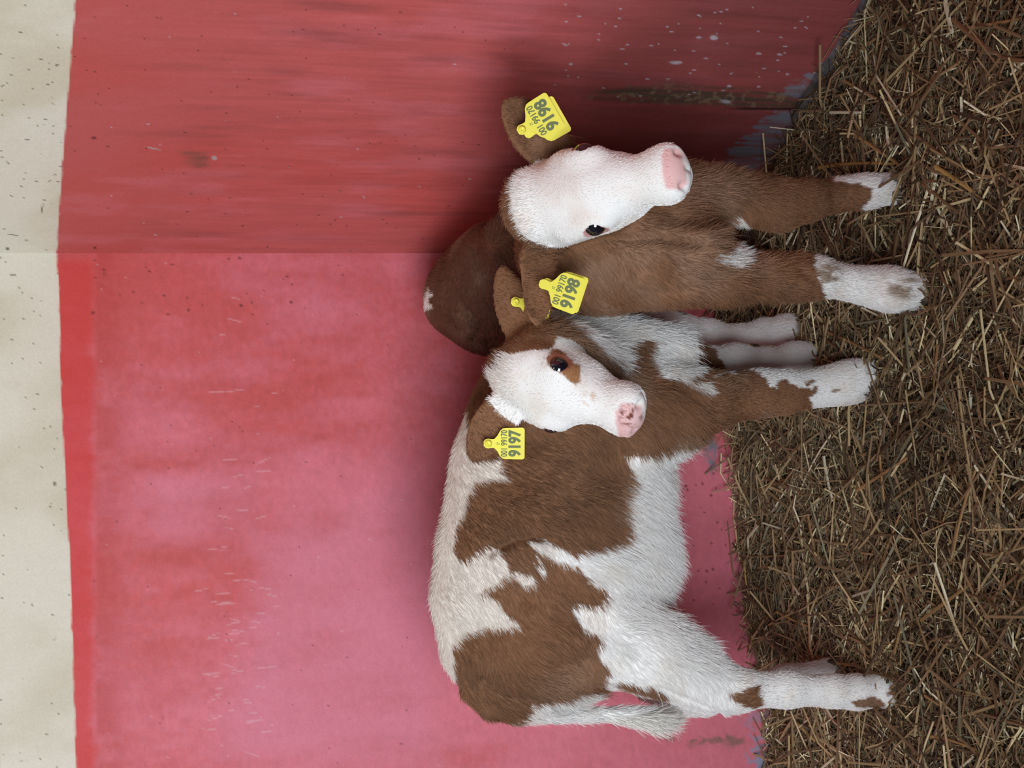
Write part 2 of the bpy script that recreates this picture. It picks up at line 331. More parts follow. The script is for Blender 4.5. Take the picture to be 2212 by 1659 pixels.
# ------------------------------------------------------------------ bodies as one smooth surface
class Field:
    def __init__(s, lo, hi, h):
        s.lo = np.array(lo, np.float32); s.h = h
        s.n = np.ceil((np.array(hi) - s.lo) / h).astype(int) + 1
        s.ax = [s.lo[i] + h * np.arange(s.n[i], dtype=np.float32) for i in range(3)]
        s.F = np.full(s.n, 0.2, np.float32)
    def box(s, lo, hi):
        i0 = np.clip(np.floor((lo - s.lo) / s.h).astype(int), 0, s.n); i1 = np.clip(np.ceil((hi - s.lo) / s.h).astype(int) + 1, 0, s.n)
        sl = tuple(slice(a, b) for a, b in zip(i0, i1))
        g = np.stack(np.meshgrid(*[s.ax[i][sl[i]] for i in range(3)], indexing='ij'), -1)
        return sl, g
    def put(s, sl, d, k, op='u'):
        A = s.F[sl]
        if op == 'u':
            hh = np.maximum(k - abs(A - d), 0) / k; s.F[sl] = np.minimum(A, d) - hh * hh * k * .25
        else:
            d = -d; hh = np.maximum(k - abs(A - d), 0) / k; s.F[sl] = np.maximum(A, d) + hh * hh * k * .25
    def rc(s, a, b, ra, rb, k=.03, flat=1.0, n=(0, 1, 0), op='u'):
        """round cone; flat < 1 squeezes it along n"""
        a = np.array(a, np.float32); b = np.array(b, np.float32); n = np.array(norm(n), np.float32)
        r = max(ra, rb) + k + .03
        sl, g = s.box(np.minimum(a, b) - r, np.maximum(a, b) + r)
        if not g.size: return
        q = g - a; ba = b - a
        if flat != 1.0:
            q = q + (q @ n)[..., None] * n * (1 / flat - 1); ba = ba + (ba @ n) * n * (1 / flat - 1)
        L2 = max(float(ba @ ba), 1e-9)
        t = np.clip((q @ ba) / L2, 0, 1)
        d = np.linalg.norm(q - t[..., None] * ba, axis=-1) - (ra + (rb - ra) * t)
        if flat != 1.0: d = d * (flat if flat < 1 else 1) ** .5
        s.put(sl, d, k, op)
    def ell(s, c, ax, r, k=.02, op='u'):
        """ellipsoid with its axes in the columns of ax"""
        c = np.array(c, np.float32); r = np.array(r, np.float32); ax = np.array(ax, np.float32)
        R = float(r.max()) + k + .02
        sl, g = s.box(c - R, c + R)
        if not g.size: return
        q = (g - c) @ ax
        k0 = np.linalg.norm(q / r, axis=-1); k1 = np.linalg.norm(q / (r * r), axis=-1)
        s.put(sl, k0 * (k0 - 1) / (k1 + 1e-6), k, op)
    def leaf(s, base, tip, nrm, width, thick, cup, k=.012):
        """an ear: leaf outline, cupped towards nrm"""
        base = np.array(base); a = np.array(tip) - base; L = np.linalg.norm(a); a /= L
        n = np.array(nrm, float); n -= (n @ a) * a; n = norm(n); w = np.cross(n, a)
        R = L + width
        c = base + a * L / 2
        sl, g = s.box(c - R * .8, c + R * .8); q = g - base
        x = np.clip((q @ a) / L, -.15, 1.15); y = q @ w; z = q @ n
        prof = width * (np.clip(x + .12, 0, 2) ** .45) * (np.clip(1.0 - x, 0, 2) ** .62) * 1.45
        zc = cup * width * (np.minimum(abs(y) / width, 1.2) ** 2) - .25 * cup * width * (x * (1 - x))
        d1 = abs(z - zc) - thick * (1.15 - .6 * np.clip(x, 0, 1)); d2 = abs(y) - prof
        e = .006
        d = np.sqrt(np.maximum(d1 + e, 0) ** 2 + np.maximum(d2 + e, 0) ** 2) + np.minimum(np.maximum(d1, d2) + e, 0) - e
        d = np.maximum(d, ((q @ a) - L)); d = np.maximum(d, -(q @ a) - .02)
        s.put(sl, d, k)
    def mesh(s):
        F = s.F; h = s.h; n = s.n
        ins = F < 0
        c = ins[:-1, :-1, :-1].astype(np.int8)
        tot = np.zeros(n - 1, np.int8)
        for dx in (0, 1):
            for dy in (0, 1):
                for dz in (0, 1):
                    tot += ins[dx:n[0] - 1 + dx, dy:n[1] - 1 + dy, dz:n[2] - 1 + dz]
        cells = np.argwhere((tot > 0) & (tot < 8))
        idx = np.full(n - 1, -1, np.int32); idx[tuple(cells.T)] = np.arange(len(cells))
        acc = np.zeros((len(cells), 3)); cnt = np.zeros(len(cells))
        corners = [(a, b, d) for a in (0, 1) for b in (0, 1) for d in (0, 1)]
        val = {o: F[tuple((cells + o).T)] for o in corners}
        for o in corners:
            for axx in range(3):
                if o[axx] == 0:
                    o2 = list(o); o2[axx] = 1; o2 = tuple(o2)
                    a, b = val[o], val[o2]; cr = (a < 0) != (b < 0)
                    t = np.where(cr, a / (a - b + 1e-12), 0)
                    p = np.tile(np.array(o, float), (len(cells), 1)); p[:, axx] = t
                    acc[cr] += p[cr]; cnt[cr] += 1
        v = s.lo + h * (cells + acc / cnt[:, None])
        quads = []
        for axx in range(3):
            o = [slice(0, -1)] * 3
            A = ins; lo = [slice(None)] * 3; hi = [slice(None)] * 3; lo[axx] = slice(0, -1); hi[axx] = slice(1, None)
            e = np.argwhere(A[tuple(lo)] != A[tuple(hi)])
            b, d = [q for q in range(3) if q != axx]
            e = e[(e[:, b] > 0) & (e[:, d] > 0) & (e[:, b] < n[b] - 1) & (e[:, d] < n[d] - 1)]
            sgn = A[tuple(e.T)]
            eb = np.zeros(3, int); eb[b] = 1; ed = np.zeros(3, int); ed[d] = 1
            q = np.stack([idx[tuple((e - eb - ed).T)], idx[tuple((e - ed).T)], idx[tuple(e.T)], idx[tuple((e - eb).T)]], 1)
            flip = sgn if axx != 1 else ~sgn
            q[~flip] = q[~flip][:, ::-1]
            quads.append(q)
        return v, np.concatenate(quads)

def vnormals(v, q):
    fn = np.cross(v[q[:, 2]] - v[q[:, 0]], v[q[:, 3]] - v[q[:, 1]])
    n = np.zeros_like(v)
    for k in range(4): np.add.at(n, q[:, k], fn)
    return norm(n), fn
def relax(v, q, it=2, lam=.5):
    e = np.concatenate([q[:, [0, 1]], q[:, [1, 2]], q[:, [2, 3]], q[:, [3, 0]]])
    for k in range(it):
        s = np.zeros_like(v); c = np.zeros(len(v))
        for a, b in ((0, 1), (1, 0)):
            np.add.at(s, e[:, a], v[e[:, b]]); np.add.at(c, e[:, a], 1)
        v = v + lam * (s / c[:, None] - v)
    return v

def groove(v, n, path, depth, width, ymax=9.0):
    """a soft crease pressed into the hide along a path"""
    x, y = chart(v); d = np.full(len(v), 1e9)
    for (ax, ay), (bx, by) in zip(path[:-1], path[1:]):
        t = np.clip(((x - ax) * (bx - ax) + (y - ay) * (by - ay)) / ((bx - ax) ** 2 + (by - ay) ** 2), 0, 1)
        d = np.minimum(d, np.hypot(x - ax - t * (bx - ax), y - ay - t * (by - ay)))
    w = np.exp(-(d / width) ** 2) * (v[:, 1] < ymax)
    return v - n * (depth * w)[:, None]
def chain(F, pts, k=.03, flat=1.0, n=(0, 1, 0)):
    """pts: (px, py, depth, radius in px) measured in the photograph"""
    w = [P(a, b, c) for a, b, c, r in pts]; rr = [r * slant(p) / FPX for p, (_, _, _, r) in zip(w, pts)]
    for i in range(len(w) - 1): F.rc(w[i], w[i + 1], rr[i], rr[i + 1], k, flat, n)

class Head:
    def __init__(s, org, f, l, scale, push=1.0):
        s.o = CAM + (np.array(org) - CAM) * push; s.s = scale * push
        f = norm(f); l = norm(np.array(l) - (np.array(l) @ f) * f); s.ax = np.stack([f, l, np.cross(f, l)], 1)
    def w(s, f, l, t): return s.o + s.ax @ (np.array([f, l, t]) * s.s)
    def loc(s, p): return (np.asarray(p) - s.o) @ s.ax / s.s
    def build(s, F):
        e = lambda c, r, k=.02, op='u': F.ell(s.w(*c), s.ax, np.array(r) * s.s, k * s.s, op)
        rc = lambda a, b, ra, rb, k=.02: F.rc(s.w(*a), s.w(*b), ra * s.s, rb * s.s, k * s.s)
        e((.045, 0, -.078), (.070, .066, .060), .008)
        e((.10, 0, -.062), (.075, .064, .044), .03)
        rc((.12, 0, -.066), (.235, 0, -.068), .049, .037, .035)
        for g in (1, -1):
            rc((.055, g * .034, -.108), (.150, g * .020, -.100), .042, .034, .03)
            e((.112, g * .052, -.046), (.036, .021, .026), .022)
            e((.07, g * .058, -.062), (.02, .016, .022), .02)
        rc((.09, 0, -.122), (.225, 0, -.100), .040, .025, .03)
        e((.243, 0, -.064), (.034, .045, .036), .03)
        e((.238, 0, -.096), (.030, .033, .021), .018)
        for g in (1, -1):
            e((.256, g * .027, -.056), (.018, .016, .018), .014)
            e((.276, g * .0265, -.050), (.012, .0065, .010), .007, 's')
            e((.280, g * .032, -.058), (.010, .0045, .006), .005, 's')
            e((.117, g * .073, -.041), (.0175, .014, .0190), .004, 's')
        e((.262, 0, -.0905), (.030, .050, .0035), .006, 's')
        e((.279, 0, -.066), (.006, .003, .014), .006, 's')
    def eyes(s, parent, org):
        for g in (1, -1):
            c = s.w(.117, g * .0568, -.041); r = .0194 * s.s
            v = []; f = []; n, mm = 24, 16
            for i in range(mm + 1):
                th = math.pi * i / mm
                for j in range(n):
                    ph = 2 * math.pi * j / n
                    v.append(c + r * np.array([math.sin(th) * math.cos(ph), math.sin(th) * math.sin(ph), math.cos(th)]))
            for i in range(mm):
                for j in range(n):
                    f.append([i * n + j, i * n + (j + 1) % n, (i + 1) * n + (j + 1) % n, (i + 1) * n + j])
            mesh_obj('eye', v, f, M_EYE, parent, origin=org)

def fur(name, parent, org, v, q, nrm, fn, count, length, flow, tint, lift, rad, seed, mask=None):
    """short lying hairs rooted evenly on the hide; length/flow/tint/lift are functions of the root points"""
    r = np.random.default_rng(seed)
    area_ = np.linalg.norm(fn, axis=1) * .5
    fc = v[q].mean(1)
    if mask is not None: area_ = area_ * mask(fc, norm(fn))
    cdf = np.cumsum(area_); pick = np.searchsorted(cdf, r.random(count) * cdf[-1])
    a, b = r.random((2, count, 1))
    Q = q[pick]
    p = (v[Q[:, 0]] * (1 - a) + v[Q[:, 1]] * a) * (1 - b) + (v[Q[:, 3]] * (1 - a) + v[Q[:, 2]] * a) * b
    n = norm((nrm[Q[:, 0]] * (1 - a) + nrm[Q[:, 1]] * a) * (1 - b) + (nrm[Q[:, 3]] * (1 - a) + nrm[Q[:, 2]] * a) * b)
    L = length(p, n) * r.uniform(.65, 1.2, count)
    fl = flow(p, n); fl = norm(fl - (fl * n).sum(1, keepdims=True) * n)
    fl = norm(fl + .14 * r.normal(size=(count, 3)))
    lf = (lift(p, n) * r.uniform(.6, 1.5, count))[:, None]
    col = tint(p, n); dk = sstep(.62, .3, col.mean(1))[:, None]; col = col * (1 + dk * (r.uniform(-.38, .42, (count, 1)) + .9 * (fbm(p * 9 + seed, 3)[:, None] - .5)) + (1 - dk) * r.uniform(-.10, .08, (count, 1)))
    ks = np.array([0, .35, .7, 1.0]); pts = np.zeros((count, 4, 3), np.float32)
    for i, t in enumerate(ks):
        up = lf * math.sin(min(t * 1.5, 1.57)) * .9 + (0 if i else -.03)
        pts[:, i] = p + L[:, None] * (fl * t + n * up)
    cu = bpy.data.hair_curves.new(name)
    cu.add_curves([4] * count)
    cu.attributes['position'].data.foreach_set('vector', (pts - np.asarray(org)).astype(np.float32).ravel())
    ra = cu.attributes.get('radius') or cu.attributes.new('radius', 'FLOAT', 'POINT')
    ra.data.foreach_set('value', (np.array([1, .85, .6, .2])[None] * rad * r.uniform(.7, 1.3, (count, 1))).astype(np.float32).ravel())
    ca = cu.attributes.new('tint', 'FLOAT_COLOR', 'CURVE')
    ca.data.foreach_set('color', np.c_[np.clip(col, 0, 1), np.ones(count)].astype(np.float32).ravel())
    cu.materials.append(M_HAIR)
    o = bpy.data.objects.new(name, cu); COL.objects.link(o); o.parent = parent
    return o

def hoof(parent, org, p, fwd, w=.022):
    """a cloven hoof: two blunt claws side by side"""
    fwd = norm([fwd[0], fwd[1], 0]); sd = np.array([-fwd[1], fwd[0], 0]); v = []; f = []
    for g in (1, -1):
        b = len(v); n = 12
        for (z, k, sh) in ((.030, .82, -.004), (.018, .98, .002), (0, 1.12, .010), (-.012, 1.16, .014)):
            for j in range(n):
                a = 2 * math.pi * j / n
                x = math.cos(a) * (w * 1.35 if math.cos(a) > 0 else w) * k; y = math.sin(a) * w * .52 * k
                v.append(np.array(p) + fwd * (x + sh) + sd * (g * w * .58 + y) + np.array([0, 0, z]))
        for i in range(3):
            for j in range(n): f.append([b + i * n + j, b + i * n + (j + 1) % n, b + (i + 1) * n + (j + 1) % n, b + (i + 1) * n + j])
        f.append([b + j for j in range(n)]); f.append([b + 3 * n + j for j in reversed(range(n))])
    return mesh_obj('hoof', v, f, M_HOOF, parent, origin=org)

def root(name, loc, label, cat):
    o = bpy.data.objects.new(name, None); COL.objects.link(o); o.location = loc; o.empty_display_size = .1
    return tag(o, label, cat)

WHITE, BROWN, PINK = lin(240, 237, 234), lin(128, 90, 64), lin(226, 178, 176)
def coat_colour(p, layers, jag=7.0, seed=0.0):
    """layers: (polygon on the coat chart, colour, softness)"""
    p = np.asarray(p); x, y = chart(p)
    a = fbm(p * 120 + seed, 3) - .5; b = fbm(p * 120 + seed + 40, 3) - .5; c_ = fbm(p * 35 + seed + 9, 3) - .5
    x = x + jag * (1.6 * a + 1.4 * c_); y = y + jag * (2.2 * b)
    return x, y, a, c_

# ------------------------------------------------------------------ ear tags: two plates pinned through the ear
def ear_tag(parent, org, stud, bottom, right, y, y_back, number, text=True, back=(0, .09), tilt=0.0, ring=True, plates=2, hw=.415):
    s = P(*stud, y); b = P(*bottom, y + tilt); ey = b - s; L = np.linalg.norm(ey); ey /= L
    r = P(bottom[0] + right[0], bottom[1] + right[1], y) - P(*bottom, y); r -= (r @ ey) * ey; ex = norm(r); ez = np.cross(ex, -ey)
    pl = [(.115, -.06), (.13, 0), (.115, .10), (.12, .17), (.20, .25), (.34, .33), (.40, .40), (.415, .48), (.42, .70), (.425, .93), (.41, .975), (.37, 1.0)]
    pl = [(0.06, -.115)] + [(a if b_ < .2 else a * hw / .415, b_) for a, b_ in pl]
    out = [(a, b_) for a, b_ in pl] + [(-a, b_) for a, b_ in reversed(pl)]
    def plate(name, o, par, bend, shift=(0, 0)):
        v = []; n = len(out)
        for dz in (.0009, -.0009):
            for a, b_ in out:
                v.append(o + ex * (a + shift[0]) * L + ey * (b_ + shift[1]) * L + ez * (dz + bend * max(b_ - .2, 0) ** 2))
        f = [list(range(n))[::-1], [n + i for i in range(n)]] + [[i, (i + 1) % n, n + (i + 1) % n, n + i] for i in range(n)]
        return mesh_obj(name, v, f, M_TAG, par, smooth=False, origin=org)
    t = plate('ear_tag', s, parent, 0.0)
    if plates > 1: plate('back_plate', s + ez * -(y_back - y), t, 0.0, back)
    # stud: stepped button
    v = []; f = []; n = 20
    for rr, hh in ((.105, .0005), (.105, .003), (.075, .0035), (.07, .006), (.04, .006), (.035, .0045), (.0, .0045)):
        for j in range(n):
            a = 2 * math.pi * j / n; v.append(s + (ex * math.cos(a) + ey * math.sin(a)) * rr * L + ez * hh)
    for i in range(6):
        for j in range(n): f.append([i * n + j, i * n + (j + 1) % n, (i + 1) * n + (j + 1) % n, (i + 1) * n + j])
    if ring: mesh_obj('stud', v, f, M_TAG, t, origin=org)
    if text:
        for body, b_, size, em in ((number, .87, .37, .030), ('001 99170', .515, .20, .008), ('IT', .32, .10, 0)):
            cu = bpy.data.curves.new('lettering', 'FONT'); cu.body = body; cu.align_x = 'CENTER'; cu.size = size * L * 1.18; cu.offset = em * L * .6
            cu.extrude = .0002
            to = bpy.data.objects.new('tmp', cu); COL.objects.link(to)
            me = bpy.data.meshes.new_from_object(to.evaluated_get(bpy.context.evaluated_depsgraph_get()))
            bpy.data.objects.remove(to)
            mw = np.eye(4); mw[:3, 0] = ex * (.80 if body == number else .70) * (1.12 if hw > .43 else 1); mw[:3, 1] = -ey; mw[:3, 2] = ez; mw[:3, 3] = s + ey * b_ * L + ez * .0013 - np.asarray(org)
            me.transform(Matrix(mw.tolist())); me.materials.clear(); me.materials.append(M_INK); me.name = 'lettering'
            o = bpy.data.objects.new('lettering', me); COL.objects.link(o); o.parent = t
    return t

# ------------------------------------------------------------------ calf standing side-on (tag 9197)
def calf_patched():
    org = np.array([-0.30, 2.62, 0.0])
    ro = root('calf', org, 'calf with brown patches on white flank, head turned back, ear tag 9197, white tail hanging', 'calf')
    F = Field((-.80, 2.18, -.02), (.26, 2.86, .92), .0042)
    Y = (-.12, 1, 0)
    # trunk: deep and narrow, sections measured along the back
    chain(F, [(1098, 1446, 2.62, 72), (1148, 1385, 2.62, 156), (1176, 1300, 2.62, 203), (1206, 1180, 2.62, 226), (1212, 1050, 2.63, 212),
              (1226, 950, 2.63, 206), (1258, 866, 2.62, 190), (1340, 824, 2.60, 98)], .05, .60, (0, 1, 0))
    chain(F, [(1330, 792, 2.60, 58), (1440, 768, 2.60, 60)], .06)                 # brisket
    chain(F, [(1040, 1000, 2.63, 34), (1012, 1180, 2.62, 34), (1000, 1290, 2.62, 40), (1012, 1400, 2.62, 42)], .06)   # back line
    # near hind leg
    chain(F, [(1180, 1378, 2.56, 90), (1300, 1370, 2.545, 84), (1420, 1420, 2.53, 68), (1510, 1462, 2.53, 50), (1570, 1490, 2.53, 43)], .05, .72, (0, 1, 0))
    chain(F, [(1545, 1505, 2.53, 35), (1600, 1490, 2.53, 40), (1700, 1489, 2.525, 36), (1800, 1493, 2.52, 32), (1850, 1495, 2.52, 34), (1905, 1492, 2.515, 32), (1935, 1490, 2.51, 28)], .02)
    # far hind leg
    chain(F, [(1190, 1370, 2.68, 78), (1330, 1405, 2.69, 48), (1410, 1470, 2.70, 36), (1470, 1512, 2.71, 27), (1520, 1512, 2.71, 27), (1600, 1490, 2.71, 30), (1700, 1470, 2.71, 28), (1790, 1452, 2.70, 30)], .03)
    chain(F, [(1330, 1300, 2.60, 70), (1400, 1210, 2.60, 34)], .06, .5)           # flank fold
    # near foreleg
    chain(F, [(1230, 930, 2.56, 130), (1360, 905, 2.55, 104), (1450, 885, 2.54, 78), (1545, 864, 2.545, 50), (1640, 850, 2.55, 42), (1700, 846, 2.555, 36),
              (1765, 838, 2.56, 29), (1810, 830, 2.56, 31), (1845, 823, 2.56, 34), (1885, 811, 2.55, 33)], .04, .85, (0, 1, 0))
    # far foreleg, half hidden behind the brisket
    chain(F, [(1400, 796, 2.67, 56), (1500, 786, 2.71, 38), (1590, 781, 2.73, 33), (1655, 777, 2.74, 21), (1715, 774, 2.745, 29), (1765, 765, 2.74, 29)], .03)
    # tail
    chain(F, [(1020, 1490, 2.62, 26), (1060, 1528, 2.62, 24), (1115, 1543, 2.62, 20), (1200, 1546, 2.61, 14), (1320, 1540, 2.60, 11), (1400, 1545, 2.60, 15), (1425, 1550, 2.60, 10)], .007)
    # neck and head
    H = Head([-0.0041, 2.490, 0.812], [-.305, -.586, -.751], [.864, -.501, .040], .945, .968)
    F.rc(P(1190, 880, 2.62), H.w(.05, 0, -.13), .115, .070, .03)
    F.rc(P(1290, 832, 2.58), H.w(.06, .01, -.15), .080, .055, .04)
    H.build(F)
    body_n = None
    F.leaf(P(1098, 872, 2.435), P(1014, 994, 2.45), (.25, -1, .25), .048, .0062, .14)
    F.leaf(P(1130, 728, 2.46), P(1080, 572, 2.50), (-.2, -1, .35), .040, .0062, .22)
    v, q = F.mesh(); v = relax(v, q, 2); n, fn = vnormals(v, q)
    for pth, dp, wd in (([(1050, 1192), (1080, 1178), (1110, 1164), (1150, 1157), (1185, 1168)], .011, 11), ([(1100, 1045), (1180, 1012), (1280, 1002), (1360, 985)], .007, 30),
                        ([(1420, 1490), (1480, 1513), (1552, 1543)], .009, 7), ([(1125, 1275), (1140, 1290)], .008, 14), ([(1215, 1330), (1290, 1345), (1370, 1400)], .005, 24),
                        ([(1040, 1470), (1075, 1495), (1110, 1512), (1150, 1522)], .010, 8), ([(1470, 835), (1540, 905)], .006, 16)):
        v = groove(v, n, pth, dp, wd, 2.64)
    n, fn = vnormals(v, q)
    # --- coat pattern
    brown = [[(1074, 1020), (1095, 1036), (1074, 1036), (1045, 1034), (1023, 1040), (1016, 1061), (999, 1094), (998, 1116), (987, 1130), (981, 1163), (978, 1195), (990, 1210), (1008, 1210),
              (1023, 1199), (1045, 1186), (1059, 1179), (1077, 1188), (1081, 1203), (1095, 1217), (1103, 1239), (1074, 1259), (1059, 1268), (1032, 1286), (1036, 1291), (1056, 1286), (1081, 1304),
              (1084, 1318), (1113, 1340), (1121, 1351), (1095, 1356), (1074, 1354), (1045, 1360), (1012, 1362), (998, 1373), (990, 1391), (976, 1396), (980, 1445), (984, 1485), (1000, 1530), (1063, 1570),
              (1130, 1562), (1150, 1524), (1225, 1512), (1262, 1500), (1298, 1495), (1305, 1474), (1323, 1452), (1301, 1430), (1291, 1405), (1305, 1380), (1280, 1365), (1258, 1358), (1247, 1336),
              (1236, 1318), (1247, 1307), (1265, 1304), (1283, 1309), (1301, 1307), (1312, 1278), (1291, 1264), (1265, 1257), (1273, 1246), (1254, 1239), (1251, 1221), (1229, 1217), (1207, 1213),
              (1190, 1203), (1168, 1196), (1146, 1180), (1140, 1168), (1175, 1166), (1211, 1181), (1233, 1192), (1240, 1199), (1280, 1188), (1327, 1181), (1356, 1159), (1348, 1123), (1352, 1072),
              (1363, 1036), (1358, 1000), (1350, 982), (1375, 982), (1415, 985), (1440, 971), (1470, 960), (1500, 965), (1760, 900), (1747, 859), (1767, 847), (1758, 841), (1735, 836), (1717, 835),
              (1697, 820), (1679, 823), (1679, 837), (1661, 835), (1656, 823), (1635, 806), (1600, 800), (1545, 812), (1500, 816), (1420, 815), (1380, 815), (1345, 790), (1290, 760), (1200, 690), (980, 690), (980, 850),
              (1014, 880), (1016, 940), (1012, 996), (1050, 994), (1084, 993)]]
    brown += [[(1345, 749), (1370, 735), (1420, 735), (1405, 755), (1385, 770), (1405, 800), (1412, 822), (1350, 830), (1340, 790)],
              [(1490, 730), (1541, 753), (1550, 775), (1567, 788), (1567, 808), (1480, 818)],
              [(1567, 1496), (1585, 1497), (1610, 1489), (1642, 1482), (1640, 1500), (1650, 1522), (1625, 1531), (1595, 1522)],
              [(1838, 1514), (1865, 1511), (1890, 1507), (1900, 1508), (1912, 1524), (1895, 1532), (1850, 1528)],
              [(1920, 1488), (1932, 1478), (1965, 1480), (1965, 1510), (1930, 1510), (1915, 1500)],
              [(1310, 1478), (1350, 1474), (1400, 1480), (1422, 1488), (1437, 1502), (1425, 1512), (1350, 1490)],
              [(1750, 840), (1762, 836), (1768, 842), (1758, 846)], [(1795, 843), (1808, 838), (1818, 842), (1806, 848)], [(1737, 829), (1752, 820), (1760, 824), (1748, 834)]]
    white = [[(1157, 1197), (1163, 1206), (1168, 1214), (1160, 1212)], [(1153, 1219), (1165, 1222), (1179, 1233), (1178, 1242), (1166, 1243), (1160, 1232)],
             [(1106, 1238), (1124, 1236), (1138, 1243), (1152, 1245), (1157, 1260), (1135, 1262), (1118, 1250)],
             [(1470, 822), (1500, 822), (1526, 822), (1541, 846), (1530, 848), (1512, 838)],
             [(1290, 742), (1300, 720), (1400, 660), (1500, 680), (1505, 800), (1480, 816), (1412, 816), (1402, 800), (1385, 770), (1402, 755), (1418, 735), (1370, 735), (1345, 749), (1330, 800)]]
    face = [(1087, 760), (1101, 765), (1144, 758), (1185, 756), (1196, 751), (1204, 724), (1230, 716), (1420, 700), (1420, 960), (1100, 960), (1112, 914), (1080, 896), (1052, 886), (1030, 872), (1028, 845), (1044, 822), (1052, 806), (1074, 795)]
    eyep = [(1188, 762), (1192, 757), (1203, 754), (1215, 760), (1226, 772), (1232, 784), (1241, 786), (1253, 790), (1254, 812), (1252, 828), (1243, 831), (1231, 824), (1220, 814), (1210, 806), (1200, 800), (1195, 785)]
    pad = [(1330, 890), (1343, 870), (1362, 872), (1384, 876), (1392, 910), (1376, 945), (1336, 945), (1330, 914)]
    earw = [(1065, 885), (1120, 925), (1080, 1000), (1000, 1010), (1000, 930), (1035, 885)]
    def is_head(p):
        u = H.loc(p); d = np.linalg.norm((u - np.array([.13, 0, -.07])) / np.array([.185, .095, .092]), axis=1)
        return d < 1.0
    ear1, ear1t = P(1098, 872, 2.435), P(1014, 994, 2.45); ear2, ear2t = P(1130, 728, 2.46), P(1080, 572, 2.50)
    def is_ear(p):
        o = np.zeros(len(p), bool)
        for a, b in ((ear1, ear1t), (ear2, ear2t)):
            t = np.clip((p - a) @ (b - a) / ((b - a) @ (b - a)), .0, 1.1); d = np.linalg.norm(p - a - t[:, None] * (b - a), axis=1)
            o |= (d < .05) & (p[:, 1] < 2.53)
        return o
    def tint(p, nn=None):
        x, y, a, c_ = coat_colour(p, None, 7)
        col = np.tile(WHITE, (len(p), 1)).astype(float)
        br = np.zeros(len(p))
        for pl in brown: br = np.maximum(br, sstep(-1.5, 1.5, polydist(x, y, pl)))
        for pl in white: br = np.minimum(br, sstep(1.5, -1.5, polydist(x, y, pl)))
        hd = is_head(p)
        xf, yf = chart(p); xf = xf + 5 * a; yf = yf + 5 * c_
        fw = sstep(-1.5, 1.5, polydist(xf, yf, face))
        br = np.where(hd, 1 - fw, br)
        br = np.where(is_ear(p) & ~(hd & (fw > .5)), 1, br)
        bc = np.tile(BROWN, (len(p), 1)) * (0.78 + .50 * fbm(p * 18, 4))[:, None]
        bc = mix(bc, lin(164, 134, 112), .55 * sstep(.48, .72, fbm(p * 9 + 5, 4)) * sstep(.82, .6, p[:, 2]))  # greyish coat sheen painted into the brown in soft patches
        # tail: brown root, white brush
        tl = (p[:, 0] < -.63) & (p[:, 2] < .72) & (y > 1512) & (x > 1132) & (x < 1480)
        br = np.where(tl, 0, br)
        col = mix(col, bc, br)
        # dusty white, eye patch; back top painted as in warmer, dimmer light
        warm = np.maximum(sstep(.5, .75, fbm(p * 24 + 3, 3)) * .18, .30 * sstep(.66, .76, p[:, 2]) * (1 - is_head(p)))
        col = mix(col, lin(206, 178, 140), warm * (1 - br))
        ep = np.where(hd, sstep(-1.5, 1.5, polydist(xf, yf, eyep)), 0); col = mix(col, lin(150, 106, 70), ep)
        col = mix(col, lin(170, 158, 130), np.where(hd, .5 * sstep(34, 8, np.hypot((xf - 1186), (yf - 778) * 1.2)) * sstep(.45, .6, fbm(p * 200, 2)), 0))
        col = mix(col, lin(196, 150, 100), np.where(hd, .7 * sstep(22, 6, np.hypot(xf - 1272, yf - 860)) * sstep(.42, .6, fbm(p * 150, 3)), 0))
        pd = np.where(hd, sstep(-5, 4, polydist(xf, yf, pad)), 0); col = mix(col, PINK, pd * .9)
        col = mix(col, lin(120, 60, 50), np.where(hd, pd * sstep(.56, .62, fbm(p * 170 + 5, 2)) * sstep(40, 10, np.hypot(xf - 1360, yf - 895)), 0))
        e = np.linalg.norm(H.loc(p) * [1, 1, 1] - np.array([.117, .074, -.043]), axis=1); col = mix(col, lin(150, 92, 70), np.where(hd, sstep(.0255, .0225, e), 0))
        mud = sstep(.5, .7, fbm(p * 70, 3)) * sstep(1120, 1150, x) * sstep(1250, 1150, x) * (y > 1500)
        col = mix(col, lin(84, 68, 50), mud * .7)
        return col
    cols = tint(v)
    b = mesh_obj('body', v, q, M_BODY, ro, cols=cols, origin=org)
    # --- hair
    def bare(p, nn):
        u = H.loc(p); w = np.ones(len(p))
        w[(u[:, 0] > .262) & (abs(u[:, 1]) < .05) & is_head(p)] = 0
        for g in (1, -1): w[np.linalg.norm(u - np.array([.117, g * .074, -.043]), axis=1) < .0215] = 0
        w[p[:, 2] < -.005] = 0
        return w
    def length(p, nn):
        L = np.full(len(p), .017)
        under = sstep(.2, -.7, nn[:, 2]); L = L + .020 * under * sstep(.30, .42, p[:, 2])
        L = np.where(p[:, 2] < .40, .006 + .007 * sstep(.2, .40, p[:, 2]), L)
        hd = is_head(p); u = H.loc(p); L = np.where(hd, .0045 + .012 * sstep(.06, -.01, u[:, 0]) * sstep(.06, .04, abs(u[:, 1])), L)
        L = np.where(is_ear(p), .007, L)
        return L
    def flow(p, nn):
        f = np.tile(np.array([-.75, 0, -.75]), (len(p), 1))
        f[p[:, 2] < .36] = (0.05, 0, -1)
        f[p[:, 0] < -.60] = (-.15, 0, -1)
        hd = is_head(p); u = H.loc(p)
        rad = (u - np.array([.10, 0, -.03])); rad = rad @ H.ax.T
        f = np.where(hd[:, None], rad, f)
        w = np.stack([vnoise(p * 16 + k * 7) - .5 for k in range(3)], 1)
        return f + w * np.where(hd, .12, 1.1)[:, None]
